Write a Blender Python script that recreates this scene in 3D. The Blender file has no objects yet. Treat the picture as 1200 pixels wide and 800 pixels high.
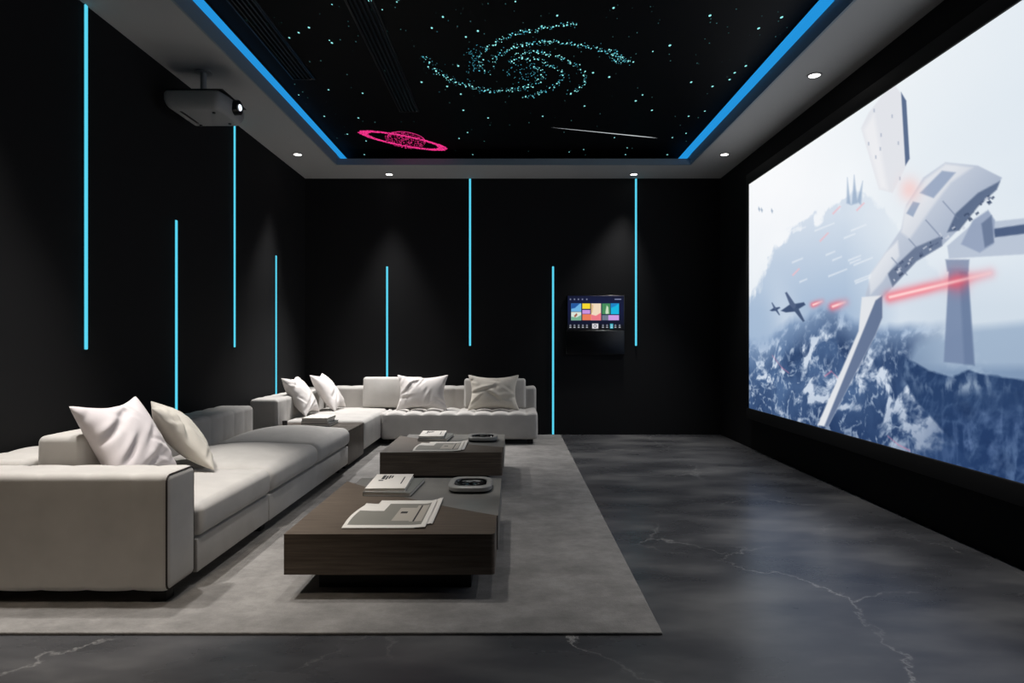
import bpy, math, random
import numpy as np

SC = bpy.context.scene
COL = SC.collection
PI = math.pi
F, CX, CZ = 750.0, 602.0, 402.0          # focal length in pixels, vanishing point of the room axis
EYE = 1.0                                 # camera height

def at(px, py, Y):
    s = F / Y
    return ((px - CX) / s, Y, EYE - (py - CZ) / s)

def at_h(px, py, h):                      # pixel -> point on the horizontal plane z = h
    Y = F * (EYE - h) / (py - CZ)
    return at(px, py, Y)

def lin(c):
    c = c / 255.0
    return c / 12.92 if c <= 0.04045 else ((c + 0.055) / 1.055) ** 2.4

def rgb(r, g, b):
    return (lin(r), lin(g), lin(b), 1.0)

# ------------------------------------------------------------------ materials
def new_mat(name):
    m = bpy.data.materials.new(name)
    m.use_nodes = True
    nt = m.node_tree
    b = nt.nodes['Principled BSDF']
    return m, nt, b

def N(nt, typ, **kw):
    n = nt.nodes.new(typ)
    for k, v in kw.items():
        if k in n.inputs:
            n.inputs[k].default_value = v
        else:
            setattr(n, k, v)
    return n

def plain(name, col, rough=0.6, metal=0.0, spec=0.5):
    m, nt, b = new_mat(name)
    b.inputs['Base Color'].default_value = col
    b.inputs['Roughness'].default_value = rough
    b.inputs['Metallic'].default_value = metal
    b.inputs['Specular IOR Level'].default_value = spec
    return m

def emit(name, col, strength=1.0):
    m, nt, b = new_mat(name)
    b.inputs['Base Color'].default_value = (0.02, 0.02, 0.02, 1)
    b.inputs['Specular IOR Level'].default_value = 0.0
    b.inputs['Emission Color'].default_value = col
    b.inputs['Emission Strength'].default_value = strength
    return m

def ramp(nt, stops):
    r = nt.nodes.new('ShaderNodeValToRGB')
    el = r.color_ramp.elements
    el[0].position, el[0].color = stops[0]
    el[1].position, el[1].color = stops[-1]
    for p, c in stops[1:-1]:
        e = el.new(p)
        e.color = c
    return r

def fabric(name, col, var=0.06, weave=900.0, rough=0.9, bump=0.12):
    m, nt, b = new_mat(name)
    L = nt.links
    tc = N(nt, 'ShaderNodeTexCoord')
    n1 = N(nt, 'ShaderNodeTexNoise', Scale=7.0, Detail=5.0)
    L.new(tc.outputs['Object'], n1.inputs['Vector'])
    lo = tuple(c * (1 - var * 1.4) for c in col[:3]) + (1,)
    hi = tuple(min(1, c * (1 + var)) for c in col[:3]) + (1,)
    r = ramp(nt, [(0.3, lo), (0.7, hi)])
    L.new(n1.outputs['Fac'], r.inputs['Fac'])
    L.new(r.outputs['Color'], b.inputs['Base Color'])
    b.inputs['Roughness'].default_value = rough
    b.inputs['Specular IOR Level'].default_value = 0.2
    b.inputs['Sheen Weight'].default_value = 0.15
    n2 = N(nt, 'ShaderNodeTexNoise', Scale=weave, Detail=1.0)
    L.new(tc.outputs['Object'], n2.inputs['Vector'])
    bp = N(nt, 'ShaderNodeBump', Strength=bump, Distance=0.002)
    L.new(n2.outputs['Fac'], bp.inputs['Height'])
    L.new(bp.outputs['Normal'], b.inputs['Normal'])
    return m

def wood(name, dark, light, axis=1):
    m, nt, b = new_mat(name)
    L = nt.links
    tc = N(nt, 'ShaderNodeTexCoord')
    mp = N(nt, 'ShaderNodeMapping')
    sc = [38.0, 38.0, 38.0]
    sc[axis] = 1.6
    mp.inputs['Scale'].default_value = sc
    L.new(tc.outputs['Object'], mp.inputs['Vector'])
    n1 = N(nt, 'ShaderNodeTexNoise', Scale=2.2, Detail=7.0, Roughness=0.62)
    L.new(mp.outputs['Vector'], n1.inputs['Vector'])
    r = ramp(nt, [(0.3, dark), (0.72, light)])
    L.new(n1.outputs['Fac'], r.inputs['Fac'])
    L.new(r.outputs['Color'], b.inputs['Base Color'])
    b.inputs['Roughness'].default_value = 0.42
    b.inputs['Specular IOR Level'].default_value = 0.35
    bp = N(nt, 'ShaderNodeBump', Strength=0.06, Distance=0.002)
    L.new(n1.outputs['Fac'], bp.inputs['Height'])
    L.new(bp.outputs['Normal'], b.inputs['Normal'])
    return m

def marble(name, dark, mid, light, vein, rough, vein_scale=0.9, vein_amt=0.5):
    m, nt, b = new_mat(name)
    L = nt.links
    tc = N(nt, 'ShaderNodeTexCoord')
    mp = N(nt, 'ShaderNodeMapping')
    mp.inputs['Scale'].default_value = (1.0, 2.2, 1.0)
    mp.inputs['Rotation'].default_value = (0, 0, 0.25)
    L.new(tc.outputs['Object'], mp.inputs['Vector'])
    n1 = N(nt, 'ShaderNodeTexNoise', Scale=1.5, Detail=6.0, Roughness=0.52, Distortion=0.1)
    L.new(mp.outputs['Vector'], n1.inputs['Vector'])
    r = ramp(nt, [(0.28, dark), (0.5, mid), (0.75, light)])
    L.new(n1.outputs['Fac'], r.inputs['Fac'])
    # thin broken veins: distorted cell borders, shown only where a second noise is high
    nd = N(nt, 'ShaderNodeTexNoise', Scale=3.2, Detail=7.0, Roughness=0.62)
    L.new(tc.outputs['Object'], nd.inputs['Vector'])
    mix = N(nt, 'ShaderNodeMix', data_type='VECTOR')
    mix.inputs[0].default_value = 0.28
    L.new(tc.outputs['Object'], mix.inputs[4])
    L.new(nd.outputs['Color'], mix.inputs[5])
    vo = N(nt, 'ShaderNodeTexVoronoi', Scale=vein_scale, feature='DISTANCE_TO_EDGE')
    L.new(mix.outputs[1], vo.inputs['Vector'])
    rv = ramp(nt, [(0.0, (1, 1, 1, 1)), (0.0035, (0.4, 0.4, 0.4, 1)), (0.010, (0, 0, 0, 1))])
    L.new(vo.outputs['Distance'], rv.inputs['Fac'])
    nm = N(nt, 'ShaderNodeTexNoise', Scale=1.3, Detail=3.0)
    L.new(tc.outputs['Object'], nm.inputs['Vector'])
    rm = ramp(nt, [(0.46, (0, 0, 0, 1)), (0.66, (1, 1, 1, 1))])
    L.new(nm.outputs['Fac'], rm.inputs['Fac'])
    mu = N(nt, 'ShaderNodeMath', operation='MULTIPLY')
    L.new(rv.outputs['Color'], mu.inputs[0])
    L.new(rm.outputs['Color'], mu.inputs[1])
    mu2 = N(nt, 'ShaderNodeMath', operation='MULTIPLY')
    L.new(mu.outputs[0], mu2.inputs[0])
    mu2.inputs[1].default_value = vein_amt
    mc = N(nt, 'ShaderNodeMix', data_type='RGBA')
    L.new(mu2.outputs[0], mc.inputs[0])
    L.new(r.outputs['Color'], mc.inputs[6])
    mc.inputs[7].default_value = vein
    L.new(mc.outputs[2], b.inputs['Base Color'])
    rr = N(nt, 'ShaderNodeMapRange')
    rr.inputs['To Min'].default_value = rough - 0.04
    rr.inputs['To Max'].default_value = rough + 0.06
    L.new(n1.outputs['Fac'], rr.inputs['Value'])
    L.new(rr.outputs[0], b.inputs['Roughness'])
    b.inputs['Specular IOR Level'].default_value = 0.5
    return m

def rug_mat(name):
    m, nt, b = new_mat(name)
    L = nt.links
    tc = N(nt, 'ShaderNodeTexCoord')
    n1 = N(nt, 'ShaderNodeTexNoise', Scale=4.2, Detail=10.0, Roughness=0.74)
    mp = N(nt, 'ShaderNodeMapping')
    mp.inputs['Scale'].default_value = (1.0, 1.3, 1.0)
    L.new(tc.outputs['Object'], mp.inputs['Vector'])
    L.new(mp.outputs['Vector'], n1.inputs['Vector'])
    r = ramp(nt, [(0.3, rgb(114, 112, 109)), (0.5, rgb(134, 131, 128)), (0.72, rgb(156, 153, 149))])
    L.new(n1.outputs['Fac'], r.inputs['Fac'])
    L.new(r.outputs['Color'], b.inputs['Base Color'])
    b.inputs['Roughness'].default_value = 0.95
    b.inputs['Specular IOR Level'].default_value = 0.1
    n2 = N(nt, 'ShaderNodeTexNoise', Scale=160.0, Detail=3.0)
    L.new(tc.outputs['Object'], n2.inputs['Vector'])
    bp = N(nt, 'ShaderNodeBump', Strength=0.5, Distance=0.004)
    L.new(n2.outputs['Fac'], bp.inputs['Height'])
    L.new(bp.outputs['Normal'], b.inputs['Normal'])
    return m

def attr_emit(name, strength=1.0):
    m, nt, b = new_mat(name)
    a = N(nt, 'ShaderNodeAttribute', attribute_name='picture')
    b.inputs['Base Color'].default_value = (0.02, 0.02, 0.02, 1)
    b.inputs['Specular IOR Level'].default_value = 0.0
    nt.links.new(a.outputs['Color'], b.inputs['Emission Color'])
    b.inputs['Emission Strength'].default_value = strength
    return m

M = {}
M['wall'] = plain('black_wall_fabric', rgb(30, 30, 31), 0.85, spec=0.15)
M['soffit'] = plain('grey_ceiling_paint', rgb(176, 175, 174), 0.8, spec=0.2)
M['lip'] = plain('lip_blue_tint', rgb(132, 147, 158), 0.6, spec=0.3)  # blue glow of the cove LEDs is tinted into this colour
M['floor'] = marble('dark_grey_marble', rgb(50, 51, 54), rgb(78, 78, 80), rgb(116, 115, 114), rgb(215, 212, 208), 0.27, 1.6, 0.42)
M['stone'] = marble('grey_table_stone', rgb(96, 95, 91), rgb(120, 118, 114), rgb(144, 141, 135), rgb(190, 184, 172), 0.3, 3.5, 0.35)
M['rug'] = rug_mat('taupe_rug_pile')
M['sofa'] = fabric('sofa_upholstery', rgb(185, 181, 176))
M['sofa_pipe'] = plain('sofa_piping', rgb(60, 55, 52), 0.8, spec=0.2)
M['pillow_white'] = fabric('pillow_linen', rgb(214, 208, 204), weave=1100)
M['pillow_pink'] = fabric('pillow_satin', rgb(216, 208, 208), weave=1300, rough=0.7)
M['pillow_beige'] = fabric('pillow_beige_weave', rgb(205, 198, 186), weave=1100)
M['pillow_beige2'] = fabric('pillow_sand_weave', rgb(200, 194, 183), weave=1100)
M['black'] = plain('black_plastic', rgb(18, 18, 18), 0.6, spec=0.3)
M['leg'] = plain('black_leg_metal', rgb(16, 15, 15), 0.5, spec=0.3)
M['wood'] = wood('dark_walnut', rgb(76, 66, 57), rgb(114, 102, 90), axis=0)
M['wood_side'] = wood('smoked_oak', rgb(48, 41, 35), rgb(82, 72, 62), axis=2)
M['paper'] = plain('paper', rgb(226, 220, 211), 0.7, spec=0.3)
M['paper_grey'] = plain('printed_grey', rgb(134, 131, 122), 0.6, spec=0.3)
M['paper_mid'] = plain('printed_light', rgb(178, 170, 158), 0.6, spec=0.3)
M['ink'] = plain('ink', rgb(52, 50, 50), 0.6, spec=0.3)
M['book_grey'] = plain('grey_book_cloth', rgb(112, 113, 108), 0.7, spec=0.3)
M['book_dark'] = plain('dark_book_cloth', rgb(44, 45, 44), 0.7, spec=0.3)
M['book_stone'] = plain('stone_book_cloth', rgb(160, 157, 148), 0.7, spec=0.3)
M['bowl'] = plain('grey_glazed_rim', rgb(150, 148, 144), 0.35)
M['bowl_in'] = plain('black_glass', rgb(14, 13, 13), 0.12)
M['proj'] = plain('projector_shell', rgb(150, 150, 150), 0.5, spec=0.4)
M['proj_dark'] = plain('projector_black', rgb(10, 10, 11), 0.3)
M['lens'] = emit('projector_lamp', (0.85, 0.93, 1.0, 1), 1.6)
M['led'] = emit('cyan_led', rgb(88, 210, 238), 1.05)
M['led_body'] = plain('led_channel', rgb(30, 34, 40), 0.5)
M['cove'] = emit('cove_led', rgb(34, 150, 226), 0.95)
M['lamp'] = emit('downlight_lamp', (1.0, 0.97, 0.92, 1), 6.0)
M['lamp_ring'] = plain('downlight_ring', rgb(150, 150, 150), 0.4)
M['star_panel'] = plain('star_panel_black', rgb(6, 6, 8), 0.6, spec=0.12)
M['star'] = emit('teal_star', rgb(150, 238, 236), 1.1)
M['star_dim'] = emit('dim_star', rgb(80, 140, 140), 0.55)
M['star_blue'] = emit('blue_star', rgb(90, 200, 220), 0.85)
M['pink'] = emit('pink_fibre', rgb(246, 52, 140), 1.0)
M['pink_dim'] = emit('pink_fibre_dim', rgb(205, 34, 108), 0.75)
M['meteor'] = emit('white_fibre', rgb(225, 232, 235), 0.8)
M['vent'] = plain('vent_black_metal', rgb(20, 21, 23), 0.4, spec=0.5)
M['vent_slat'] = plain('vent_slat_metal', rgb(48, 52, 58), 0.3, spec=0.6)
M['frame'] = plain('screen_frame', rgb(34, 33, 32), 0.6, spec=0.3)
M['picture'] = attr_emit('screen_picture', 1.0)
M['ui'] = attr_emit('panel_picture', 0.95)
M['tablet'] = plain('panel_bezel', rgb(8, 8, 9), 0.25)
M['candle'] = plain('dark_pot', rgb(60, 58, 56), 0.5)

# ------------------------------------------------------------------ mesh building
class MB:
    def __init__(self):
        self.v, self.f, self.mi = [], [], []
    def add(self, vs, fs, mi=0):
        o = len(self.v)
        self.v.extend(tuple(map(float, p)) for p in vs)
        self.f.extend(tuple(i + o for i in f) for f in fs)
        self.mi.extend([mi] * len(fs))
        return self
    def box(self, x0, x1, y0, y1, z0, z1, mi=0):
        vs = [(x, y, z) for x in (x0, x1) for y in (y0, y1) for z in (z0, z1)]
        fs = [(0, 1, 3, 2), (4, 6, 7, 5), (0, 4, 5, 1), (2, 3, 7, 6), (0, 2, 6, 4), (1, 5, 7, 3)]
        return self.add(vs, fs, mi)
    def bevel_box(self, x0, x1, y0, y1, z0, z1, r=0.004, rs=2, mi=0, seg=(1, 1, 1), deform=None):
        vs, fs = rbox_data((x0, x1), (y0, y1), (z0, z1), r, rs, seg, deform)
        return self.add(vs, fs, mi)
    def cyl(self, c, axis, r0, r1, h, n=32, mi=0, caps=True):
        # axis 0/1/2; from c going +h along the axis
        vs = []
        for k, (rr, t) in enumerate(((r0, 0.0), (r1, h))):
            for i in range(n):
                a = 2 * PI * i / n
                p = [0, 0, 0]
                p[axis] = t
                p[(axis + 1) % 3] = rr * math.cos(a)
                p[(axis + 2) % 3] = rr * math.sin(a)
                vs.append((c[0] + p[0], c[1] + p[1], c[2] + p[2]))
        fs = [(i, (i + 1) % n, n + (i + 1) % n, n + i) for i in range(n)]
        if caps:
            fs += [tuple(range(n - 1, -1, -1)), tuple(range(n, 2 * n))]
        return self.add(vs, fs, mi)
    def ring(self, c, r0, r1, z0, z1, n=40, mi=0):
        # flat annulus tube round a vertical axis: inner r0, outer r1
        vs = []
        for (rr, z) in ((r0, z0), (r1, z0), (r1, z1), (r0, z1)):
            for i in range(n):
                a = 2 * PI * i / n
                vs.append((c[0] + rr * math.cos(a), c[1] + rr * math.sin(a), z))
        fs = []
        for k in range(4):
            for i in range(n):
                j = (i + 1) % n
                k2 = (k + 1) % 4
                fs.append((k * n + i, k * n + j, k2 * n + j, k2 * n + i))
        return self.add(vs, fs, mi)
    def prism(self, poly, z0, z1, mi=0):
        n = len(poly)
        vs = [(x, y, z0) for x, y in poly] + [(x, y, z1) for x, y in poly]
        fs = [tuple(range(n - 1, -1, -1)), tuple(range(n, 2 * n))]
        fs += [(i, (i + 1) % n, n + (i + 1) % n, n + i) for i in range(n)]
        return self.add(vs, fs, mi)
    def tube(self, pts, r, n=8, closed=False, mi=0):
        P = [np.array(p, float) for p in pts]
        m = len(P)
        rings = []
        up = np.array((0.123, 0.357, 0.91))
        for i in range(m):
            a = P[(i - 1) % m] if (closed or i > 0) else P[i]
            b = P[(i + 1) % m] if (closed or i < m - 1) else P[i]
            t = b - a
            t /= np.linalg.norm(t) + 1e-12
            u = np.cross(t, up); u /= np.linalg.norm(u) + 1e-12
            w = np.cross(t, u)
            rings.append([P[i] + r * (math.cos(2 * PI * k / n) * u + math.sin(2 * PI * k / n) * w) for k in range(n)])
        vs = [p for rg in rings for p in rg]
        fs = []
        for i in range(m if closed else m - 1):
            i2 = (i + 1) % m
            for k in range(n):
                k2 = (k + 1) % n
                fs.append((i * n + k, i * n + k2, i2 * n + k2, i2 * n + k))
        if not closed:
            fs += [tuple(range(n - 1, -1, -1)), tuple((m - 1) * n + k for k in range(n))]
        return self.add(vs, fs, mi)

def ticks(h, r, rs, n):
    e = [r * math.tan(k / rs * PI / 4) for k in range(1, rs + 1)]
    inner = [-(h - r) + 2 * (h - r) * k / n for k in range(n + 1)]
    return [-(h - r) - t for t in reversed(e)] + inner + [(h - r) + t for t in e]

def rbox_data(X, Y, Z, r, rs, seg, deform=None):
    c = np.array([(X[0] + X[1]) / 2, (Y[0] + Y[1]) / 2, (Z[0] + Z[1]) / 2])
    h = np.array([(X[1] - X[0]) / 2, (Y[1] - Y[0]) / 2, (Z[1] - Z[0]) / 2])
    r = min(r, *(h * 0.98))
    T = [ticks(h[a], r, rs, seg[a]) for a in range(3)]
    vs, fs, key = [], [], {}
    def vid(p):
        k = (round(p[0], 6), round(p[1], 6), round(p[2], 6))
        if k not in key:
            key[k] = len(vs)
            vs.append(p)
        return key[k]
    for a in range(3):
        b, d = (a + 1) % 3, (a + 2) % 3
        for s in (-1, 1):
            ids = []
            for tb in T[b]:
                row = []
                for td in T[d]:
                    p = [0, 0, 0]
                    p[a] = s * h[a]; p[b] = tb; p[d] = td
                    row.append(vid(tuple(p)))
                ids.append(row)
            for i in range(len(T[b]) - 1):
                for j in range(len(T[d]) - 1):
                    q = (ids[i][j], ids[i + 1][j], ids[i + 1][j + 1], ids[i][j + 1])
                    fs.append(q if s > 0 else q[::-1])
    P = np.array(vs)
    q = np.clip(P, -(h - r), h - r)
    d = P - q
    nrm = d / (np.linalg.norm(d, axis=1, keepdims=True) + 1e-12)
    P = q + nrm * r
    if deform:
        P = deform(P, nrm, h)
    return (P + c).tolist(), fs

def new_obj(name, mesh, parent=None):
    o = bpy.data.objects.new(name, mesh)
    COL.objects.link(o)
    if parent:
        o.parent = parent
    return o

def world_loc(o):
    x, y, z = 0.0, 0.0, 0.0
    while o:
        x += o.location[0]; y += o.location[1]; z += o.location[2]
        o = o.parent
    return (x, y, z)

def obj(name, mb, mats, parent=None, smooth=35, subsurf=0, origin=None):
    """link the collected shapes as ONE mesh object; coordinates are given in the room's frame"""
    if not isinstance(mats, (list, tuple)):
        mats = [mats]
    V = np.array(mb.v)
    if parent is not None:
        off = np.array(world_loc(parent))
        loc = (0, 0, 0)
    else:
        if origin is None:
            lo, hi = V.min(0), V.max(0)
            origin = ((lo[0] + hi[0]) / 2, (lo[1] + hi[1]) / 2, lo[2])
        off = np.array(origin)
        loc = origin
    me = bpy.data.meshes.new(name)
    me.from_pydata((V - off).tolist(), [], mb.f)
    for m in mats:
        me.materials.append(m)
    if len(mats) > 1:
        me.polygons.foreach_set('material_index', mb.mi)
    me.validate()
    me.update()
    import bmesh
    bm = bmesh.new(); bm.from_mesh(me)
    bmesh.ops.recalc_face_normals(bm, faces=bm.faces)
    bm.to_mesh(me); bm.free()
    if smooth:
        me.shade_smooth()
        me.set_sharp_from_angle(angle=math.radians(smooth))
    o = new_obj(name, me, parent)
    o.location = loc
    if subsurf:
        s = o.modifiers.new('smooth', 'SUBSURF')
        s.levels = subsurf; s.render_levels = subsurf
    return o

def tag(o, label, cat, group=None):
    o['label'] = label
    o['category'] = cat
    if group:
        o['group'] = group
    return o

def thing(name, label, cat, loc, group=None):
    o = bpy.data.objects.new(name, None)
    COL.objects.link(o)
    o.location = loc
    o.empty_display_size = 0.1
    return tag(o, label, cat, group)

def struct(o):
    o['kind'] = 'structure'
    return o

def dup(root, loc, label, group=None):
    r = root.copy(); COL.objects.link(r); r.location = loc
    r['label'] = label
    if group: r['group'] = group
    for ch in list(root.children):
        c = ch.copy(); COL.objects.link(c); c.parent = r
        for g in ch.children:
            d = g.copy(); COL.objects.link(d); d.parent = c
    return r

# ------------------------------------------------------------------ room shell
XL, XR, YB, YF = -2.28, 2.26, 7.0, -1.6
HS = 2.80                                # underside of the dropped border
HC = 2.96                                # star panel
HL = 2.862                               # top of the upstand at the back of the tray
YS0, YS1 = -0.6, 6.46                    # opening of the tray, front and back
SX = 1.80                                # half width of the opening at its lower edge

struct(obj('floor', MB().box(XL - .1, XR + .1, YF - .1, YB + .1, -0.1, 0), M['floor'], smooth=0))
struct(obj('wall_left', MB().box(XL - .1, XL, YF, YB, 0, 3.0), M['wall'], smooth=0))
struct(obj('wall_right', MB().box(XR, XR + .1, YF, YB, 0, 3.0), M['wall'], smooth=0))
struct(obj('wall_back', MB().box(XL - .1, XR + .1, YB, YB + .1, 0, 3.0), M['wall'], smooth=0))
struct(obj('wall_front', MB().box(XL - .1, XR + .1, YF - .1, YF, 0, 3.0), M['wall'], smooth=0))

cl = MB()
cl.box(XL, -SX, YF, YB, HS, HC + .1)
cl.box(SX, XR, YF, YB, HS, HC + .1)
cl.box(-SX, SX, YS1 + .015, YB, HS, HL)
cl.box(-SX, SX, YF, YS0, HS, HC + .1)
struct(obj('ceiling', cl, M['soffit'], smooth=0))

# upstands round the tray: two long ones below the cove lights, one across the back
def slope(xa, za, xb, zb, y0, y1, t=0.02):
    vs = [(xa, y0, za), (xb, y0, zb), (xb, y0, zb + t), (xa, y0, za + t)]
    vs += [(x, y1, z) for x, _, z in vs]
    fs = [(0, 1, 2, 3), (7, 6, 5, 4), (0, 4, 5, 1), (1, 5, 6, 2), (2, 6, 7, 3), (3, 7, 4, 0)]
    return vs, fs
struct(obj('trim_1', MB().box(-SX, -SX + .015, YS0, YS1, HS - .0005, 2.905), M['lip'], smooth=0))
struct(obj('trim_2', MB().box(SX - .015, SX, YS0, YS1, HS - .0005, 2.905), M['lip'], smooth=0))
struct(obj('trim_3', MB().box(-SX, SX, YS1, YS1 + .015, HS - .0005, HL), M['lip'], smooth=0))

def cove(label, xa, za, xb, zb):
    t = thing('cove_light', label, 'LED light', ((xa + xb) / 2, (YS0 + YS1) / 2, min(za, zb)), 'cove lights along the star ceiling')
    mb = MB(); mb.add(*slope(xa, za, xb, zb, YS0 + .01, YB - .1, 0.006))
    obj('diffuser', mb, M['cove'], t, smooth=0)
    mb = MB(); mb.add(*slope(xa, za + .0065, xb, zb + .0065, YS0 + .01, YB - .1, 0.012))
    obj('channel', mb, M['led_body'], t, smooth=0)
cove('blue cove light along the left edge of the star ceiling', -1.79, 2.9055, -1.760, 2.9415)
cove('blue cove light along the right edge of the star ceiling', 1.79, 2.9055, 1.735, 2.9415)

# ------------------------------------------------------------------ star ceiling panel and its fibre pictures
sp = thing('star_ceiling_panel', 'black ceiling panel with glowing stars, spiral galaxy and pink ringed planet', 'star ceiling', (0, 3.0, HC))
obj('panel', MB().box(-SX + .001, SX - .001, YS0, YB - .001, HC, HC + .03), M['star_panel'], sp, smooth=0)

def dots(pts, z=HC - 0.0015, n=6):
    """pts: (px, py, radius in px, material); flat fibre tips on the ceiling panel"""
    mb = MB()
    for px, py, r, mi in pts:
        x, y, _ = at_h(px, py, HC)
        if not (-1.7 < x < 1.7 and YS0 + .05 < y < YB - .1):
            continue
        rr = r * y / F
        vs, k = [], n
        for i in range(k):
            a = 2 * PI * i / k
            vs.append((x + rr * math.cos(a), y + rr * 1.7 * math.sin(a), z))
        vs.append((x, y, z - rr * 0.3))
        mb.add(vs, [(i, (i + 1) % k, k) for i in range(k)], mi)
    return mb

def along(poly, step):
    out = []
    for (x0, y0), (x1, y1) in zip(poly[:-1], poly[1:]):
        n = max(1, int(math.hypot(x1 - x0, y1 - y0) / step))
        for i in range(n):
            t = i / n
            out.append((x0 + (x1 - x0) * t, y0 + (y1 - y0) * t))
    out.append(poly[-1])
    return out

rnd = random.Random(11)
arms = [
    ([(498, 66), (502, 74), (510, 82), (522, 91), (538, 98), (556, 103), (575, 106), (596, 106), (614, 103), (628, 98), (636, 91), (635, 83), (626, 75)], 3.4, 1.7),
    ([(676, 28), (656, 29), (640, 32), (620, 36), (600, 41), (584, 48), (573, 54), (565, 62), (562, 71), (564, 80), (571, 86)], 3.4, 2.0),
    ([(577, 77), (579, 69), (587, 61), (600, 56), (615, 52), (635, 49), (655, 49), (672, 51), (690, 55), (706, 60), (720, 65), (732, 70), (741, 73)], 3.6, 1.7),
    ([(712, 57), (722, 63), (732, 69), (728, 75), (718, 68)], 3.0, 2.2),
    ([(604, 64), (620, 61), (640, 62), (660, 69), (676, 78), (687, 88), (684, 99), (668, 109)], 3.4, 2.0),
    ([(596, 72), (612, 69), (632, 70), (650, 78), (661, 88), (654, 99), (636, 108), (614, 115)], 3.0, 1.9),
]
g = []
for poly, wd, st in arms:
    for (x, y) in along(poly, st):
        g.append((x + rnd.gauss(0, wd * .55), y + rnd.gauss(0, wd * 0.36), rnd.choice((0.5, 0.6, 0.8, 1.05)), rnd.choice((0, 0, 0, 1))))
        g.append((x + rnd.gauss(0, wd * .9), y + rnd.gauss(0, wd * 0.55), rnd.choice((0.3, 0.38, 0.45)), 1))
for k in range(55):
    a, q = rnd.uniform(0, 2 * PI), math.sqrt(rnd.random())
    g.append((612 + 25 * q * math.cos(a), 86 + 11 * q * math.sin(a), rnd.choice((0.35, 0.45, 0.55)), 1))
for k in range(60):                                       # fine dust beside the left arm
    g.append((rnd.gauss(556, 5), rnd.gauss(70, 9), 0.4, 1))
for k in range(16):
    g.append((rnd.gauss(610, 60), rnd.gauss(70, 22), 0.33, 1))
o = obj('galaxy', dots(g), [M['star'], M['star_blue']], sp, smooth=0)
o['kind'] = 'stuff'; o['label'] = 'teal spiral galaxy of light dots'

st_pts = [(350, 38, 1.5), (362, 32, 1.6), (339, 44, 1.3), (389, 50, 1.6), (318, 83, 1.3), (385, 105, 1.2), (350, 111, .9), (425, 109, 1.3), (380, 136, 1.2),
          (519, 19.5, 1.6), (506, 32.5, 1.6), (560, 36, 1.7), (546, 43, 1.5), (653, 18, 1.6), (719, 9, 1.7), (832, 18, 2.0), (916, 20, 2.0), (889, 33, 1.9), (785, 53, 1.9),
          (874, 77, 1.7), (861, 85, 1.6), (855, 93, 1.6), (810, 96, 1.7), (835, 101, 1.6), (745, 118, 1.6), (764, 129, 1.5), (753, 111, 1.3), (695, 85, 1.6), (714, 90, 1.7),
          (807, 136, 1.3), (826, 130, 1.2), (788, 161, 1.1), (804, 156, 1.1), (782, 181, 1.2), (420, 138, 1.3), (407, 157, 1.1), (429, 165, 1.1), (427, 181, 1.1),
          (543, 129, 1.5), (572, 138, 1.3), (636, 136, 1.2), (685, 124, 1.3), (720, 161, 1.0), (735, 173, .9), (733, 181, 1.1), (684, 175, .9), (667, 178, .9), (548, 155, 1.1), (538, 162, 1.1), (554, 181, 1.0),
          (540, 110, 1.4), (494, 96, 1.6), (524, 101, 1.5), (537, 77, 1.6), (389, 5, 1.0), (386, 47, 1.0), (465, 2, 1.1), (448, 11, 1.0), (604, 1.5, 1.3), (665, 26, .9), (765, 60, 1.1), (1000, 3, 1.2)]
bg = [(x, y, r * 0.82, 0) for x, y, r in st_pts]
for k in range(260):
    bg.append((rnd.uniform(230, 960), rnd.uniform(2, 184), rnd.choice((0.35, 0.45, 0.55, 0.7)), 1))
for k in range(120):                                       # the panel goes on above and behind the camera
    bg.append((rnd.uniform(100, 1100), rnd.uniform(-420, 2), rnd.choice((0.6, 1.0, 1.6, 2.2)), rnd.choice((0, 1))))
o = obj('star_field', dots(bg), [M['star'], M['star_dim']], sp, smooth=0)
o['kind'] = 'stuff'; o['label'] = 'scattered teal star dots'

pk = []
for k in range(1150):
    a = rnd.uniform(0, 2 * PI)
    q = rnd.choice((1.0, .93, .86)) + rnd.gauss(0, 0.018)
    ex, ey = 51 * q * math.cos(a), 6.2 * q * math.sin(a)
    th = 0.192
    pk.append((472 + ex * math.cos(th) - ey * math.sin(th), 164.5 + ex * math.sin(th) + ey * math.cos(th), rnd.uniform(.6, .95), 0 if rnd.random() < .85 else 1))
for k in range(520):
    a, q = rnd.uniform(0, 2 * PI), math.sqrt(rnd.random())
    ex, ey = 24 * q * math.cos(a), 9.6 * q * math.sin(a)
    pk.append((475 + ex * .985 - ey * .17, 164 + ex * .17 + ey * .985, rnd.uniform(.35, .65), 0 if rnd.random() < .55 else 1))
for k in range(90):
    a = PI + PI * k / 90
    pk.append((476 + 22 * math.cos(a) + .5, 163 + 8.5 * math.sin(a) + 3 * math.cos(a), .5, 0))
o = obj('ringed_planet', dots(pk), [M['pink'], M['pink_dim']], sp, smooth=0)
o['kind'] = 'stuff'; o['label'] = 'pink ringed planet of light dots'

mb = MB()
a0, a1 = at_h(645, 149, HC), at_h(770, 161.5, HC)
L0 = np.array(a0); L1 = np.array(a1)
dv = (L1 - L0) / np.linalg.norm(L1 - L0); nv = np.array((-dv[1], dv[0], 0))
prof = [(0, .0), (.15, .35), (.5, .75), (.8, 1.0), (.93, .7), (1.0, 0)]
top, bot = [], []
for t, w in prof:
    c = L0 + (L1 - L0) * t
    top.append(c + nv * .0095 * w); bot.append(c - nv * .0095 * w)
vs = [(p[0], p[1], HC - .0015) for p in top] + [(p[0], p[1], HC - .0015) for p in bot]
n = len(prof)
mb.add(vs, [(i, i + 1, n + i + 1, n + i) for i in range(n - 1)])
o = obj('shooting_star', mb, M['meteor'], sp, smooth=0)
o['label'] = 'white shooting star line'

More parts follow.
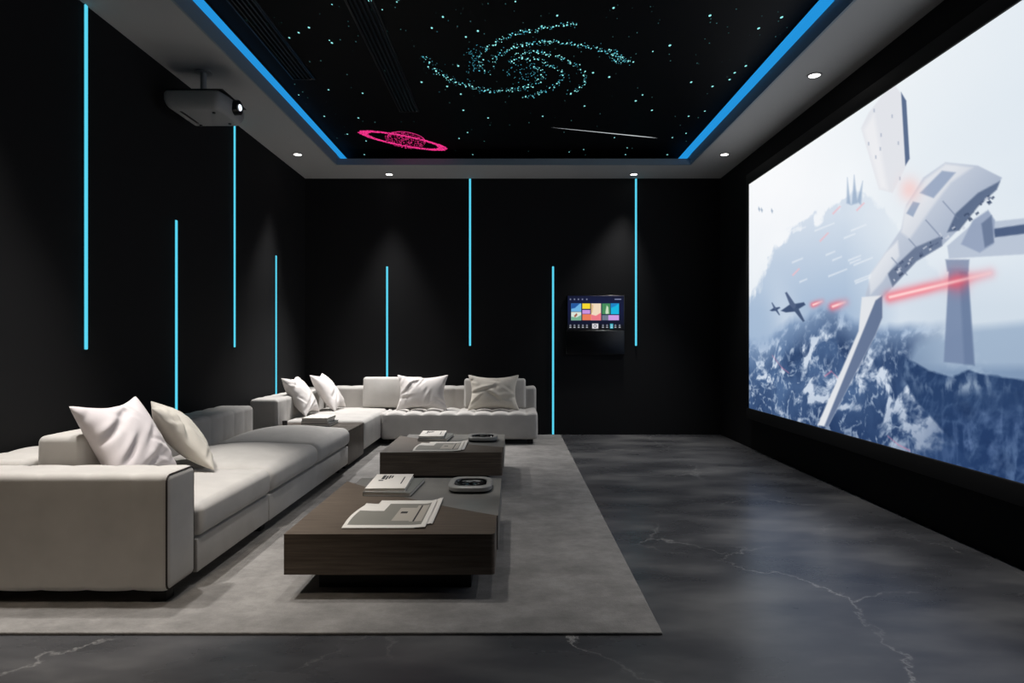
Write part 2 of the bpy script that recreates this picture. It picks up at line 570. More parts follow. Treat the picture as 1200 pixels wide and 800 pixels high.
# ------------------------------------------------------------------ slot vents in the ceiling
def vent(label, xc, w, y0, y1):
    t = thing('air_vent', label, 'air vent', (xc, (y0 + y1) / 2, HC - .012), 'slot vents in the star ceiling')
    fr = MB()
    for (xa, xb, ya, yb) in ((xc - w / 2, xc - w / 2 + .012, y0, y1), (xc + w / 2 - .012, xc + w / 2, y0, y1), (xc - w / 2, xc + w / 2, y0, y0 + .012), (xc - w / 2, xc + w / 2, y1 - .012, y1)):
        fr.bevel_box(xa, xb, ya, yb, HC - .012, HC - .0005, .002, 1)
    obj('frame', fr, M['vent'], t)
    for k in range(5):
        xs = xc - w / 2 + .012 + (w - .024) * (k + .5) / 5
        mb = MB()
        vs = [(xs - .009, y0 + .012, HC - .001), (xs + .006, y0 + .012, HC - .011), (xs + .009, y0 + .012, HC - .0095), (xs - .006, y0 + .012, HC - .0005)]
        vs += [(x, y1 - .012, z) for x, _, z in vs]
        mb.add(vs, [(0, 1, 2, 3), (7, 6, 5, 4), (0, 4, 5, 1), (1, 5, 6, 2), (2, 6, 7, 3), (3, 7, 4, 0)])
        obj('slat', mb, M['vent_slat'], t, smooth=0)
vent('black slot vent in the star ceiling nearer the projector', -1.55, .17, 1.6, 4.74)
vent('black slot vent in the star ceiling beside the galaxy', -0.88, .17, 1.6, 5.4)

# ------------------------------------------------------------------ downlights
def downlight(x, y, label, power, angle=75, blend=0.9, col=(1.0, 0.97, 0.935), rad=0.05, tilt=(0, 0), z=HS):
    t = thing('downlight', label, 'ceiling light', (x, y, z - .004), 'round recessed downlights')
    obj('trim_ring', MB().ring((x, y), .036, .05, z - .005, z - .0003), M['lamp_ring'], t)
    obj('lamp', MB().cyl((x, y, z - .0035), 2, .036, .036, .003, 32), M['lamp'], t)
    ld = bpy.data.lights.new('downlight_beam', 'SPOT')
    ld.energy = power; ld.spot_size = math.radians(angle); ld.spot_blend = blend
    ld.color = col; ld.shadow_soft_size = rad
    lo = bpy.data.objects.new('downlight_beam', ld)
    COL.objects.link(lo)
    lo.location = (0, 0, -.02)
    lo.rotation_euler = (tilt[0], tilt[1], 0)
    lo.parent = t
    return t
R = math.radians
W1 = (1.0, 0.985, 0.975)
downlight(-2.06, 6.10, 'recessed downlight in the left ceiling border, near the back corner', 230, 68, .8, W1, tilt=(R(-8), R(-15)))
downlight(-1.327, 6.82, 'recessed downlight in the back ceiling border above the corner sofa', 310, 70, .8, W1, tilt=(R(-18), 0))
downlight(1.28, 6.82, 'recessed downlight in the back ceiling border right of the wall control panel', 120, 66, .8, W1, tilt=(R(-10), R(10)))
downlight(2.01, 6.10, 'recessed downlight in the right ceiling border, near the back corner', 90, 62, .8, W1, tilt=(0, R(14)))
downlight(2.02, 4.30, 'recessed downlight in the right ceiling border, closest to the big screen', 120, 66, .9, W1, tilt=(0, R(10)))
downlight(2.02, 2.50, 'recessed downlight in the right ceiling border, out of the photo', 140, 66, .9, W1, tilt=(0, R(10)))
downlight(-2.06, 2.50, 'recessed downlight in the left ceiling border above the front sofa', 190, 58, .8, tilt=(R(6), R(-11)))
downlight(-1.66, 2.95, 'recessed downlight in the star ceiling above the front sofa seat', 165, 50, .8, z=HC, rad=.05)
downlight(-0.62, 2.85, 'recessed downlight in the star ceiling above the near coffee table', 72, 62, .9, z=HC, rad=.05)
downlight(-0.95, 3.45, 'added unseen light in the star ceiling between the sofa and the coffee tables', 15, 62, .8, W1, z=HC, rad=.05, tilt=(R(12), 0))  # added out of view to brighten cushions, far table and back sofa
downlight(-0.25, 3.5, 'added unseen light in the star ceiling over the gap between the coffee tables', 16, 60, .8, W1, z=HC, rad=.05, tilt=(R(10), 0))  # second added lamp out of view, brightens the far table
downlight(-1.35, 0.7, 'recessed downlight in the star ceiling in front of the sofa', 105, 52, .9, (1, .86, .70), z=HC, rad=.06, tilt=(R(24), R(5)))
downlight(0.40, 2.6, 'added unseen light in the star ceiling over the right edge of the rug', 24, 70, .9, W1, z=HC, rad=.06)  # added fill for the rug, no fixture known here

# ------------------------------------------------------------------ LED wall strips
def strip(label, wall, pos, z0, z1):
    w = .0105
    if wall == 'left':
        t = thing('led_strip', label, 'LED light', (XL, pos, z0), 'cyan LED strips on the black walls')
        obj('channel', MB().box(XL + .0003, XL + .004, pos - w - .004, pos + w + .004, z0, z1), M['led_body'], t, smooth=0)
        obj('diffuser', MB().bevel_box(XL + .0042, XL + .013, pos - w, pos + w, z0 + .002, z1 - .002, .004, 2), M['led'], t)
    else:
        t = thing('led_strip', label, 'LED light', (pos, YB, z0), 'cyan LED strips on the black walls')
        obj('channel', MB().box(pos - w - .004, pos + w + .004, YB - .004, YB - .0003, z0, z1), M['led_body'], t, smooth=0)
        obj('diffuser', MB().bevel_box(pos - w, pos + w, YB - .013, YB - .0042, z0 + .002, z1 - .002, .004, 2), M['led'], t)
strip('long cyan LED strip at the far left, hanging from ceiling to mid wall', 'left', 3.40, .965, HS - .002)
strip('cyan LED strip rising behind the front sofa cushions to mid wall', 'left', 4.31, .002, 1.83)
strip('cyan LED strip running down the wall from below the projector', 'left', 5.21, .965, HS - .002)
strip('cyan LED strip on the left wall rising behind the chaise cushions', 'left', 6.12, .002, 1.84)
strip('cyan LED strip on the back wall rising behind the bolster cushion', 'back', -1.383, .002, 1.84)
strip('cyan LED strip hanging from the ceiling above the middle of the back sofa', 'back', -.477, .97, HS - .002)
strip('cyan LED strip standing on the floor right of the back sofa', 'back', .43, .002, 1.84)
strip('cyan LED strip hanging from the ceiling right of the wall control panel', 'back', 1.336, .97, HS - .002)

# ------------------------------------------------------------------ rug
RX0, RX1, RY0, RY1, RZ = -2.22, .51, 2.19, 6.93, .011
rg = obj('rug', MB().bevel_box(RX0, RX1, RY0, RY1, 0.0, RZ, .004, 2, seg=(1, 1, 1)), M['rug'])
tag(rg, 'large taupe rug lying under the sofas and coffee tables', 'rug')

# ------------------------------------------------------------------ sofas
def channels(axis, spacing, amp, origin=0.0, power=0.5, top_only=False):
    def f(P, nrm, h):
        t = P[:, axis] + h[axis] - origin
        puff = np.abs(np.sin(PI * t / spacing)) ** power
        w = np.ones(len(P))
        w *= np.clip((h[axis] - np.abs(P[:, axis])) / .03, 0, 1)
        nn = nrm.copy(); nn[:, axis] = 0
        if top_only:
            nn[:, [0, 1]] = 0; nn[:, 2] = np.clip(nn[:, 2], 0, 1)
        return P + nn * ((puff - 1) * amp * w)[:, None]
    return f

def crown(amt, edge=0.0, sx=2.0, sy=2.0):
    def f(P, nrm, h):
        Q = P.copy()
        u = np.clip(1 - np.abs(P[:, 0] / h[0]) ** sx, 0, 1)
        v = np.clip(1 - np.abs(P[:, 1] / h[1]) ** sy, 0, 1)
        wz = np.clip((P[:, 2] + h[2]) / (2 * h[2]), 0, 1) ** 1.5
        Q[:, 2] += amt * u * v * wz
        # slight bulge of the side faces
        bulge = np.clip(1 - (P[:, 2] / h[2]) ** 2, 0, 1) * .008
        Q[:, 0] += nrm[:, 0] * bulge
        Q[:, 1] += nrm[:, 1] * bulge * .2
        return Q
    return f

ZB = RZ + .0005
def leg(parent, x, y, z1, r=.03):
    mb = MB().bevel_box(x - r, x + r, y - r, y + r, ZB, z1 + .002, .004, 1)
    return obj('leg', mb, M['leg'], parent)

s1 = thing('sofa', 'long pale grey sofa on the left, its broad arm facing the camera', 'sofa', (-1.76, 3.7, ZB))
arm1 = obj('armrest', MB().bevel_box(-2.245, -1.30, 2.405, 2.62, .06, .507, .028, 4, seg=(70, 4, 6), deform=channels(0, .175, .010, .105, .22)), M['sofa'], s1)
# dark piping round the right-hand end of the arm
def loop(x, y0, y1, z0, z1, r, n=6):
    pts = []
    for (cy, cz, a0) in ((y1 - r, z1 - r, 0), (y0 + r, z1 - r, 90), (y0 + r, z0 + r, 180), (y1 - r, z0 + r, 270)):
        for k in range(n + 1):
            a = R(a0 + 90 * k / n)
            pts.append((x, cy + r * math.cos(a), cz + r * math.sin(a)))
    return pts
obj('piping', MB().tube(loop(-1.3085, 2.412, 2.613, .067, .500, .025), .0036, 6, closed=True), M['sofa_pipe'], arm1)['label'] = 'dark piping round the arm end'
obj('backrest', MB().bevel_box(-2.245, -1.985, 2.58, 4.90, .06, .527, .035, 4, seg=(4, 160, 6), deform=channels(1, .175, .008, .05, .4)), M['sofa'], s1)
obj('base', MB().bevel_box(-1.98, -1.298, 2.625, 3.389, .06, .197, .005, 2), M['sofa'], s1)
obj('base', MB().bevel_box(-1.98, -1.294, 3.3905, 5.0, .06, .197, .005, 2), M['sofa'], s1)
obj('seat_cushion', MB().bevel_box(-1.98, -1.288, 2.628, 3.388, .2, .338, .035, 5, seg=(14, 14, 3), deform=crown(.022)), M['sofa'], s1)
obj('seat_cushion', MB().bevel_box(-1.98, -1.28, 3.392, 4.19, .2, .342, .05, 5, seg=(14, 14, 3), deform=crown(.055)), M['sofa'], s1)
obj('seat_cushion', MB().bevel_box(-1.98, -1.28, 4.193, 5.0, .2, .342, .05, 5, seg=(14, 14, 3), deform=crown(.06)), M['sofa'], s1)
for (x, y) in ((-1.36, 2.48), (-2.18, 2.48), (-1.36, 4.9), (-2.18, 4.8), (-1.36, 3.39)):
    leg(s1, x, y, .06)

s2 = thing('sofa', 'pale grey corner sofa against the back wall with quilted seat', 'sofa', (-1.0, 6.4, ZB))
obj('backrest', MB().bevel_box(-2.245, -2.0, 5.42, 6.972, .06, .527, .035, 4, seg=(4, 100, 6), deform=channels(1, .175, .008, .05, .4)), M['sofa'], s2)
obj('backrest', MB().bevel_box(-1.995, .238, 6.742, 6.972, .06, .543, .035, 4, seg=(150, 4, 6), deform=channels(0, .19, .010, .05, .4)), M['sofa'], s2)
obj('chaise_seat', MB().bevel_box(-1.995, -1.305, 5.57, 6.738, .06, .325, .035, 4, seg=(12, 16, 4), deform=crown(.018)), M['sofa'], s2)
obj('seat', MB().bevel_box(-1.30, .235, 6.235, 6.738, .06, .326, .035, 4, seg=(120, 6, 4), deform=channels(0, .17, .022, .06, .5, True)), M['sofa'], s2)
for (x, y) in ((-1.37, 5.66), (-2.15, 5.5), (.16, 6.32), (.16, 6.9), (-1.25, 6.32)):
    leg(s2, x, y, .06)

# ------------------------------------------------------------------ pillows: a small cloth solver inflates a flat cover
def inflate(w, h, n, seed, press, iters=260, sag=0.0):
    rs = np.random.RandomState(seed)
    m = n + 1
    gx, gy = np.meshgrid(np.linspace(-w / 2, w / 2, m), np.linspace(-h / 2, h / 2, m), indexing='ij')
    front = np.arange(m * m).reshape(m, m)
    back = front.copy()
    inner = np.zeros((m, m), bool); inner[1:-1, 1:-1] = True
    k = m * m
    back[inner] = k + np.arange(inner.sum())
    NV = k + inner.sum()
    P = np.zeros((NV, 3))
    P[front.ravel(), 0] = gx.ravel(); P[front.ravel(), 1] = gy.ravel()
    P[back[inner], 0] = gx[inner]; P[back[inner], 1] = gy[inner]
    R0 = P.copy()
    P[front[inner], 2] = .01; P[back[inner], 2] = -.01
    # smooth random crumple to seed the folds
    for q in range(7):
        a = rs.uniform(0, PI); fr = rs.uniform(8, 26); ph = rs.uniform(0, 6.28)
        wv = np.sin(fr * (R0[:, 0] * math.cos(a) + R0[:, 1] * math.sin(a)) + ph)
        P[:, 2] += .004 * wv * np.sign(P[:, 2] + 1e-9) * (np.abs(P[:, 2]) > .001)
    E = []
    for G in (front, back):
        E += [np.stack([G[:-1, :].ravel(), G[1:, :].ravel()], 1), np.stack([G[:, :-1].ravel(), G[:, 1:].ravel()], 1),
              np.stack([G[:-1, :-1].ravel(), G[1:, 1:].ravel()], 1), np.stack([G[1:, :-1].ravel(), G[:-1, 1:].ravel()], 1)]
    E = np.unique(np.sort(np.concatenate(E), 1), axis=0)
    L = np.linalg.norm(R0[E[:, 0]] - R0[E[:, 1]], axis=1)
    cnt = np.bincount(E.ravel(), minlength=NV).astype(float)
    Q = []
    for G, fl in ((front, 1), (back, -1)):
        q = np.stack([G[:-1, :-1].ravel(), G[1:, :-1].ravel(), G[1:, 1:].ravel(), G[:-1, 1:].ravel()], 1)
        Q.append(q if fl > 0 else q[:, ::-1])
    Q = np.concatenate(Q)
    V = np.zeros_like(P)
    for it in range(iters):
        d1 = P[Q[:, 2]] - P[Q[:, 0]]; d2 = P[Q[:, 3]] - P[Q[:, 1]]
        fn = .5 * np.cross(d1, d2)
        nv = np.zeros_like(P)
        for c in range(4):
            for ax in range(3):
                nv[:, ax] += np.bincount(Q[:, c], fn[:, ax], NV)
        area = w * h / (n * n) * 4
        V = V * .9 + nv / area * press * (1 if it < iters * .8 else .6)
        V[:, 1] -= sag
        old = P.copy()
        P = P + V
        for s in range(14):
            d = P[E[:, 1]] - P[E[:, 0]]
            ln = np.linalg.norm(d, axis=1)
            corr = d * ((ln - L) / (ln + 1e-9) * .5)[:, None]
            # cloth resists stretch fully and compression only a little, so it folds
            corr *= np.where(ln > L, 1.0, .25)[:, None]
            acc = np.zeros_like(P)
            for ax in range(3):
                acc[:, ax] = np.bincount(E[:, 0], corr[:, ax], NV) - np.bincount(E[:, 1], corr[:, ax], NV)
            P += acc / cnt[:, None] * 1.9
        V = (P - old) * .9
        P -= P.mean(0) * np.array([1, 0 if sag else 1, 1])
    return P, Q.tolist(), R0

def pillow(label, mat, w, h, o, u, v, seed, press=.0012, creases=(), group='throw pillows on the sofas', thick=None, n=34):
    """o: middle of the lower edge, u: along the lower edge, v: up the pillow"""
    P, Q, R0 = inflate(w, h, n, seed, press)
    P[:, 1] -= P[:, 1].min()
    if thick:
        z = P[:, 2]; P[:, 2] *= thick / (z.max() - z.min())
    rc = random.Random(seed)
    extra = [(rc.uniform(-.42, .42), rc.uniform(.1, .9), rc.uniform(0, 180), rc.uniform(.03, .07), rc.uniform(.008, .013), rc.uniform(.004, .011)) for _ in range(16)]
    for (cx, cy, ang, length, wid, dep) in list(creases) + extra:
        a = R(ang); dx, dy = P[:, 0] - cx * w, P[:, 1] - cy * h
        al = dx * math.cos(a) + dy * math.sin(a); ac = -dx * math.sin(a) + dy * math.cos(a)
        env = np.exp(-(al / length) ** 2) * (P[:, 2] > 0)
        P[:, 2] += env * (-dep * np.exp(-(ac / wid) ** 2) + .6 * dep * np.exp(-((ac - 1.7 * wid) / wid) ** 2))
    o = np.array(o, float); u = np.array(u, float); v = np.array(v, float)
    u /= np.linalg.norm(u); v -= u * v.dot(u); v /= np.linalg.norm(v)
    nn = np.cross(u, v)
    Wd = o + P[:, :1] * u + P[:, 1:2] * v + P[:, 2:] * nn
    mb = MB(); mb.add(Wd.tolist(), Q)
    ob = obj('pillow', mb, mat, None, smooth=0, subsurf=1)
    ob.data.shade_smooth()
    return tag(ob, label, 'pillow', group)

def bolster(label, mat, X, Y, Z, ax, lean, group='back cushions on the sofas'):
    """firm upholstered back cushion; lean: shift of the top towards the backrest"""
    def f(P, nrm, h):
        Q = P.copy()
        t = (P[:, 2] + h[2]) / (2 * h[2])
        Q[:, 1 - ax] += lean * t
        ends = np.clip(1 - (P[:, ax] / h[ax]) ** 4, 0, 1)
        Q[:, 1 - ax] += nrm[:, 1 - ax] * .02 * ends * np.clip(1 - (P[:, 2] / h[2]) ** 2, 0, 1)
        return Q
    seg = (12, 5, 8) if ax == 0 else (5, 12, 8)
    o = obj('bolster_cushion', MB().bevel_box(X[0], X[1], Y[0], Y[1], Z[0], Z[1], .028, 4, seg=seg, deform=f), mat)
    return tag(o, label, 'cushion', group)

bolster('firm grey back cushion standing behind the pinkish pillow, front sofa', M['sofa'], (-1.978, -1.79), (2.648, 3.26), (.352, .615), 1, 0)
pillow('large pinkish white pillow behind the front sofa arm', M['pillow_pink'], .55, .48, (-1.62, 2.885, .358), (-.04, 1, 0), (-.22, 0, .39), 3, .0005, thick=.17,
       creases=((-.28, .58, 25, .09, .016, .024), (-.22, .36, 35, .08, .015, .022), (-.02, .22, 20, .10, .014, .018), (-.05, .72, 15, .10, .016, .012), (.1, .45, 30, .08, .014, .012)))
pillow('beige creased pillow slumped beside the pinkish one, front sofa', M['pillow_beige2'], .47, .47, (-1.60, 3.39, .36), (-.5, .87, 0), (-.235, -.135, .32), 8, .0005, thick=.15,
       creases=((-.1, .4, 70, .14, .020, .028), (.12, .6, 80, .10, .018, .024), (-.25, .6, 60, .12, .018, .022), (.2, .3, 40, .08, .014, .016)))
pillow('white pillow on the chaise nearest the side table', M['pillow_white'], .48, .45, (-1.87, 5.97, .337), (-.02, 1, 0), (-.64, 0, 1), 5, .0005, thick=.17,
       creases=((-.15, .25, 30, .09, .016, .026), (-.05, .15, 20, .09, .014, .020), (-.2, .7, 30, .08, .016, .014)))
pillow('white pillow on the chaise in the far corner', M['pillow_white'], .48, .47, (-1.73, 6.41, .337), (-.02, 1, 0), (-.70, 0, 1), 9, .0005, thick=.16,
       creases=((-.05, .42, 25, .12, .016, .026), (-.15, .25, 40, .08, .016, .02)))
bolster('firm pale back cushion left of the first pillow, back sofa', M['sofa'], (-1.565, -.95), (6.60, 6.69), (.336, .648), 0, .045)
bolster('firm pale back cushion behind the rightmost pillow, back sofa', M['sofa'], (-.515, .125), (6.60, 6.69), (.326, .632), 0, .045)
pillow('white pillow in the middle of the back sofa', M['pillow_white'], .56, .40, (-.925, 6.43, .322), (1, 0, 0), (0, .24, 1), 12, .0005, thick=.15,
       creases=((-.2, .62, 50, .09, .013, .020), (-.1, .68, 50, .08, .013, .018), (.02, .74, 50, .08, .012, .014), (-.3, .32, 5, .07, .014, .018), (.12, .28, 65, .07, .014, .016), (.38, .2, -30, .07, .012, .014)))
pillow('cream pillow at the right end of the back sofa', M['pillow_beige'], .56, .40, (-.205, 6.43, .322), (1, 0, 0), (0, .24, 1), 17, .0005, thick=.15,
       creases=((-.2, .5, 15, .12, .014, .022), (.0, .35, -35, .10, .016, .018), (.25, .3, 10, .10, .016, .014), (-.3, .25, 40, .08, .013, .014)))

# ------------------------------------------------------------------ side table between the sofas
t = thing('side_table', 'dark wooden side table wedged between the two sofas', 'side table', (-1.64, 5.28, ZB))
obj('tabletop', MB().bevel_box(-1.975, -1.30, 5.025, 5.40, .288, .312, .003, 2), M['wood_side'], t)
obj('tabletop_end', MB().bevel_box(-1.975, -1.30, 5.401, 5.56, .288, .312, .003, 2), M['wood_side'], t)
obj('side_panel', MB().bevel_box(-1.325, -1.302, 5.03, 5.555, ZB + .03, .2875, .003, 2), M['wood_side'], t)
obj('side_panel', MB().bevel_box(-1.972, -1.95, 5.03, 5.40, ZB + .03, .2875, .003, 2), M['wood_side'], t)
obj('shelf', MB().bevel_box(-1.949, -1.326, 5.035, 5.55, .10, .118, .003, 2), M['wood_side'], t)
obj('plinth', MB().box(-1.96, -1.33, 5.05, 5.54, ZB, ZB + .029), M['leg'], t, smooth=0)

def book(label, c, w, d, z0, th, rot, cover, group, title=None, cat='book'):
    """closed book lying flat: cover boards, spine and page block"""
    t = thing('book', label, cat, (c[0], c[1], z0), group)
    ct = .0025
    cv = MB()
    cv.bevel_box(c[0] - w / 2, c[0] + w / 2, c[1] - d / 2, c[1] + d / 2, z0, z0 + ct, .001, 1)
    cv.bevel_box(c[0] - w / 2, c[0] + w / 2, c[1] - d / 2, c[1] + d / 2, z0 + th - ct, z0 + th, .001, 1)
    cv.bevel_box(c[0] - w / 2, c[0] - w / 2 + ct, c[1] - d / 2, c[1] + d / 2, z0 + ct * .5, z0 + th - ct * .5, .001, 1)
    cvo = obj('cover', cv, cover, t)
    pg = MB().box(c[0] - w / 2 + ct, c[0] + w / 2 - .004, c[1] - d / 2 + .004, c[1] + d / 2 - .004, z0 + ct, z0 + th - ct)
    obj('pages', pg, M['paper'], t, smooth=0)
    if title:
        tt = MB()
        for (u0, u1, v0, v1) in title:
            tt.box(c[0] - w / 2 + u0 * w, c[0] - w / 2 + u1 * w, c[1] - d / 2 + v0 * d, c[1] - d / 2 + v1 * d, z0 + th, z0 + th + .0005)
        obj('cover_print', tt, M['ink'], cvo, smooth=0)
    t.rotation_euler = (0, 0, R(rot))
    return t
gb = 'books stacked on the side table'
book('dark book at the bottom of the stack on the side table', (-1.63, 5.40), .235, .27, .3125, .026, 0, M['book_dark'], gb)
book('grey book in the middle of the stack on the side table', (-1.645, 5.395), .215, .25, .339, .022, 2, M['book_stone'], gb)
book('pale book on top of the stack on the side table', (-1.64, 5.40), .21, .25, .3615, .022, -1, M['paper'], gb)
o = obj('candle_holder', MB().cyl((-1.895, 5.30, .3125), 2, .019, .021, .04, 24).ring((-1.895, 5.30), .015, .021, .3525, .358, 24), M['candle'])
tag(o, 'small dark candle holder left of the books on the side table', 'candle holder')

# ------------------------------------------------------------------ coffee tables
def coffee_table(label, x0, x1, y0, y1, ya, yb, grp='low coffee tables'):
    """ya / yb: where the stone begins on the left and right side"""
    z0, z1 = .105, .262
    t = thing('coffee_table', label, 'coffee table', ((x0 + x1) / 2, (y0 + y1) / 2, ZB), grp)
    n = 14
    curve = []
    for k in range(n + 1):
        q = k / n
        x = x0 + (x1 - x0) * q
        y = ya + (yb - ya) * q - .05 * math.sin(PI * q)
        curve.append((x, y))
    r = .018
    right = [(x1, curve[-1][1]), (x1, y0 + r)]
    poly = [(x0, y0)] + [(x1 - r + r * math.sin(R(a)), y0 + r - r * math.cos(R(a))) for a in range(0, 91, 15)] + curve[::-1]
    obj('wood_block', MB().prism(poly, z0, z1), M['wood'], t, smooth=25)
    g_ = .0025
    st = [(x, y + g_) for x, y in curve] + [(x1 + .006, curve[-1][1] + g_), (x1 + .006, y1), (x0 + .055, y1), (x0 + .055, ya + g_ - (ya - yb) * .06)]
    cx2 = [(x, y + g_) for x, y in curve if x >= x0 + .055]
    st = cx2 + [(x1 + .006, curve[-1][1] + g_), (x1 + .006, y1), (x0 + .055, y1)]
    obj('stone_block', MB().prism(st, z0 + .01, z1 - .001), M['stone'], t, smooth=25)
    obj('plinth', MB().box(x0 + .10, x1 - .10, y0 + .12, y1 - .10, ZB, z0 - .0005), M['leg'], t, smooth=0)
    return t
coffee_table('low walnut and grey stone coffee table nearest the camera', -.889, -.073, 2.475, 3.51, 3.42, 2.745)
coffee_table('low walnut and grey stone coffee table before the back sofa', -.905, -.076, 4.325, 5.19, 5.10, 4.55)

def bowl(label, cx, cy, w, d, z0):
    t = thing('dish', label, 'dish', (cx, cy, z0), 'rounded square dishes on the coffee tables')
    n = 56
    def ringp(sc, z):
        out = []
        for i in range(n):
            a = 2 * PI * i / n
            c, s = math.cos(a), math.sin(a)
            e = 2 / 3.6
            x = math.copysign(abs(c) ** e, c) * w / 2 * sc
            y = math.copysign(abs(s) ** e, s) * d / 2 * sc
            out.append((cx + x, cy + y, z))
        return out
    def loft(rings, cap0, cap1):
        mb = MB(); vs = [p for r_ in rings for p in r_]
        fs = []
        for k in range(len(rings) - 1):
            for i in range(n):
                j = (i + 1) % n
                fs.append((k * n + i, k * n + j, (k + 1) * n + j, (k + 1) * n + i))
        if cap0: fs.append(tuple(range(n - 1, -1, -1)))
        if cap1: fs.append(tuple((len(rings) - 1) * n + i for i in range(n)))
        mb.add(vs, fs); return mb
    obj('foot', loft([ringp(.90, z0), ringp(.97, z0 + .006), ringp(.97, z0 + .012)], True, True), M['black'], t)
    obj('rim', loft([ringp(.985, z0 + .0122), ringp(1.0, z0 + .018), ringp(.995, z0 + .030), ringp(.95, z0 + .036), ringp(.80, z0 + .037), ringp(.745, z0 + .034), ringp(.72, z0 + .024), ringp(.72, z0 + .0125)], True, False), M['bowl'], t)
    obj('well', loft([ringp(.715, z0 + .031), ringp(.69, z0 + .021), ringp(.5, z0 + .015), ringp(.2, z0 + .0135)], False, True), M['bowl_in'], t, smooth=60)
    rr = random.Random(5)
    for k in range(5):
        a = 2 * PI * k / 5 + .4
        px_, py_ = cx + w * .17 * math.cos(a), cy + d * .15 * math.sin(a)
        pb = MB().bevel_box(px_ - .012, px_ + .012, py_ - .01, py_ + .01, z0 + .015, z0 + .027, .005, 3)
        obj('glass_piece', pb, M['bowl_in'], t)
    return t
bowl('grey rimmed dark dish on the near coffee table', -.218, 3.255, .222, .255, .2615)
bowl('grey rimmed dark dish on the far coffee table', -.235, 4.88, .225, .235, .2615)

TITLE = [(.22, .30, .62, .90), (.32, .37, .60, .86), (.39, .44, .66, .90), (.18, .30, .50, .56), (.46, .50, .70, .88), (.80, .83, .30, .78)]
gk = 'books on the coffee tables'
book('grey book under the white one on the near coffee table', (-.60, 3.245), .235, .33, .2625, .020, -4, M['book_grey'], gk)
book('white book with dark title lying on top, near coffee table', (-.628, 3.262), .195, .335, .283, .016, 2, M['paper'], gk, TITLE)
book('grey book under the white one on the far coffee table', (-.60, 4.96), .225, .30, .2625, .020, -4, M['book_grey'], gk)
book('white book with dark title lying on top, far coffee table', (-.628, 4.98), .19, .30, .283, .016, 2, M['paper'], gk, TITLE)

def magazine(label, x0, x1, y0, y1, z0):
    t = thing('magazine', label, 'magazine', ((x0 + x1) / 2, (y0 + y1) / 2, z0), 'loose magazines on the coffee tables')
    w, d = x1 - x0, y1 - y0
    def curl(u, v):
        z = .0025 + .0045 * math.exp(-((u - 1) / .12) ** 2) * (1 - .5 * v) + .012 * math.exp(-((u - 1) / .08) ** 2) * v ** 2
        z += .004 * math.exp(-(u / .10) ** 2) * v
        return z
    # under pages, a little larger and shifted
    def sheet(fu, zoff, cut=None, n=24, mats=None, m=24):
        mb = MB()
        ids = {}
        vs, fs, mi = [], [], []
        for i in range(n + 1):
            for j in range(m + 1):
                u, v = i / n, j / m
                x, y = fu(u, v)
                ids[i, j] = len(vs)
                vs.append((x, y, z0 + curl(u, v) + zoff))
        for i in range(n):
            for j in range(m):
                u, v = (i + .5) / n, (j + .5) / m
                if cut and cut(u, v):
                    continue
                fs.append((ids[i, j], ids[i + 1, j], ids[i + 1, j + 1], ids[i, j + 1]))
                mi.append(mats(u, v) if mats else 0)
        for f, k in zip(fs, mi):
            pass
        base = len(mb.v)
        mb.v.extend(vs); mb.f.extend(fs); mb.mi.extend(mi)
        return mb
    def solid(o, th):
        s = o.modifiers.new('thickness', 'SOLIDIFY'); s.thickness = th; s.offset = 1
        return o
    def under(u, v):
        return x0 + .01 + (w + .012) * u, y0 + d * .12 + d * .90 * v
    solid(obj('pages', sheet(under, -.0012, cut=lambda u, v: u < .18 and v > .82), M['paper'], t, smooth=50), .001)
    def topf(u, v):
        return x0 + w * u + .045 * v * (1 - u) * .6 - .02 * math.sin(PI * v) * (u < .05), y0 + d * .93 * v
    def mm(u, v):
        if v < .10 or v > .93:
            return 0
        if u < .04 or u > .93:
            return 0
        if .52 < u < .76 and .24 < v < .74:                     # pale armchair in the printed picture
            return 3 if (.56 < u < .66 and .52 < v < .60) else 2
        if .76 <= u < .90 and .22 < v < .84:
            return 3 if .80 < u < .825 else 2
        if v > .62 and u < .32:
            return 0
        return 1
    solid(obj('cover', sheet(topf, 0, cut=lambda u, v: u < .16 and v > .86, mats=mm, n=44, m=40), [M['paper'], M['paper_grey'], M['paper_mid'], M['ink']], t, smooth=50), .0009)
    return t
magazine('open magazine with a printed sofa picture on the near coffee table', -.685, -.352, 2.545, 2.99, .2625)
magazine('open magazine with a printed sofa picture on the far coffee table', -.690, -.362, 4.36, 4.77, .2625)

# ------------------------------------------------------------------ projector
t = thing('projector', 'grey projector hanging from the ceiling border by a short pole', 'projector', (-2.03, 4.22, 2.48))
def prj(P, nrm, h):
    Q = P.copy()
    low = np.clip((-P[:, 2] - h[2] * .1) / (h[2] * .9), 0, 1)
    Q[:, 0] *= 1 - .13 * low
    Q[:, 1] *= 1 - .10 * low
    fr = np.clip(P[:, 0] / h[0], 0, 1)
    Q[:, 0] += .03 * fr * (1 - (P[:, 1] / h[1]) ** 2)
    return Q
obj('body', MB().bevel_box(-2.215, -1.86, 4.03, 4.42, 2.485, 2.602, .03, 5, seg=(12, 12, 4), deform=prj), M['proj'], t)
obj('top_cover', MB().bevel_box(-2.205, -1.84, 4.045, 4.405, 2.6025, 2.609, .003, 1), M['proj_dark'], t)
lb = MB().cyl((-1.838, 4.215, 2.55), 0, .05, .046, .035, 36)
lbo = obj('lens_barrel', lb, M['proj_dark'], t); lbo['label'] = 'black lens barrel'
obj('lens_glass', MB().cyl((-1.803, 4.215, 2.55), 0, .022, .018, .006, 32), M['lens'], lbo)['label'] = 'glowing lens'
obj('pole', MB().cyl((-2.06, 4.25, 2.609), 2, .02, .02, .183, 24), M['proj'], t)
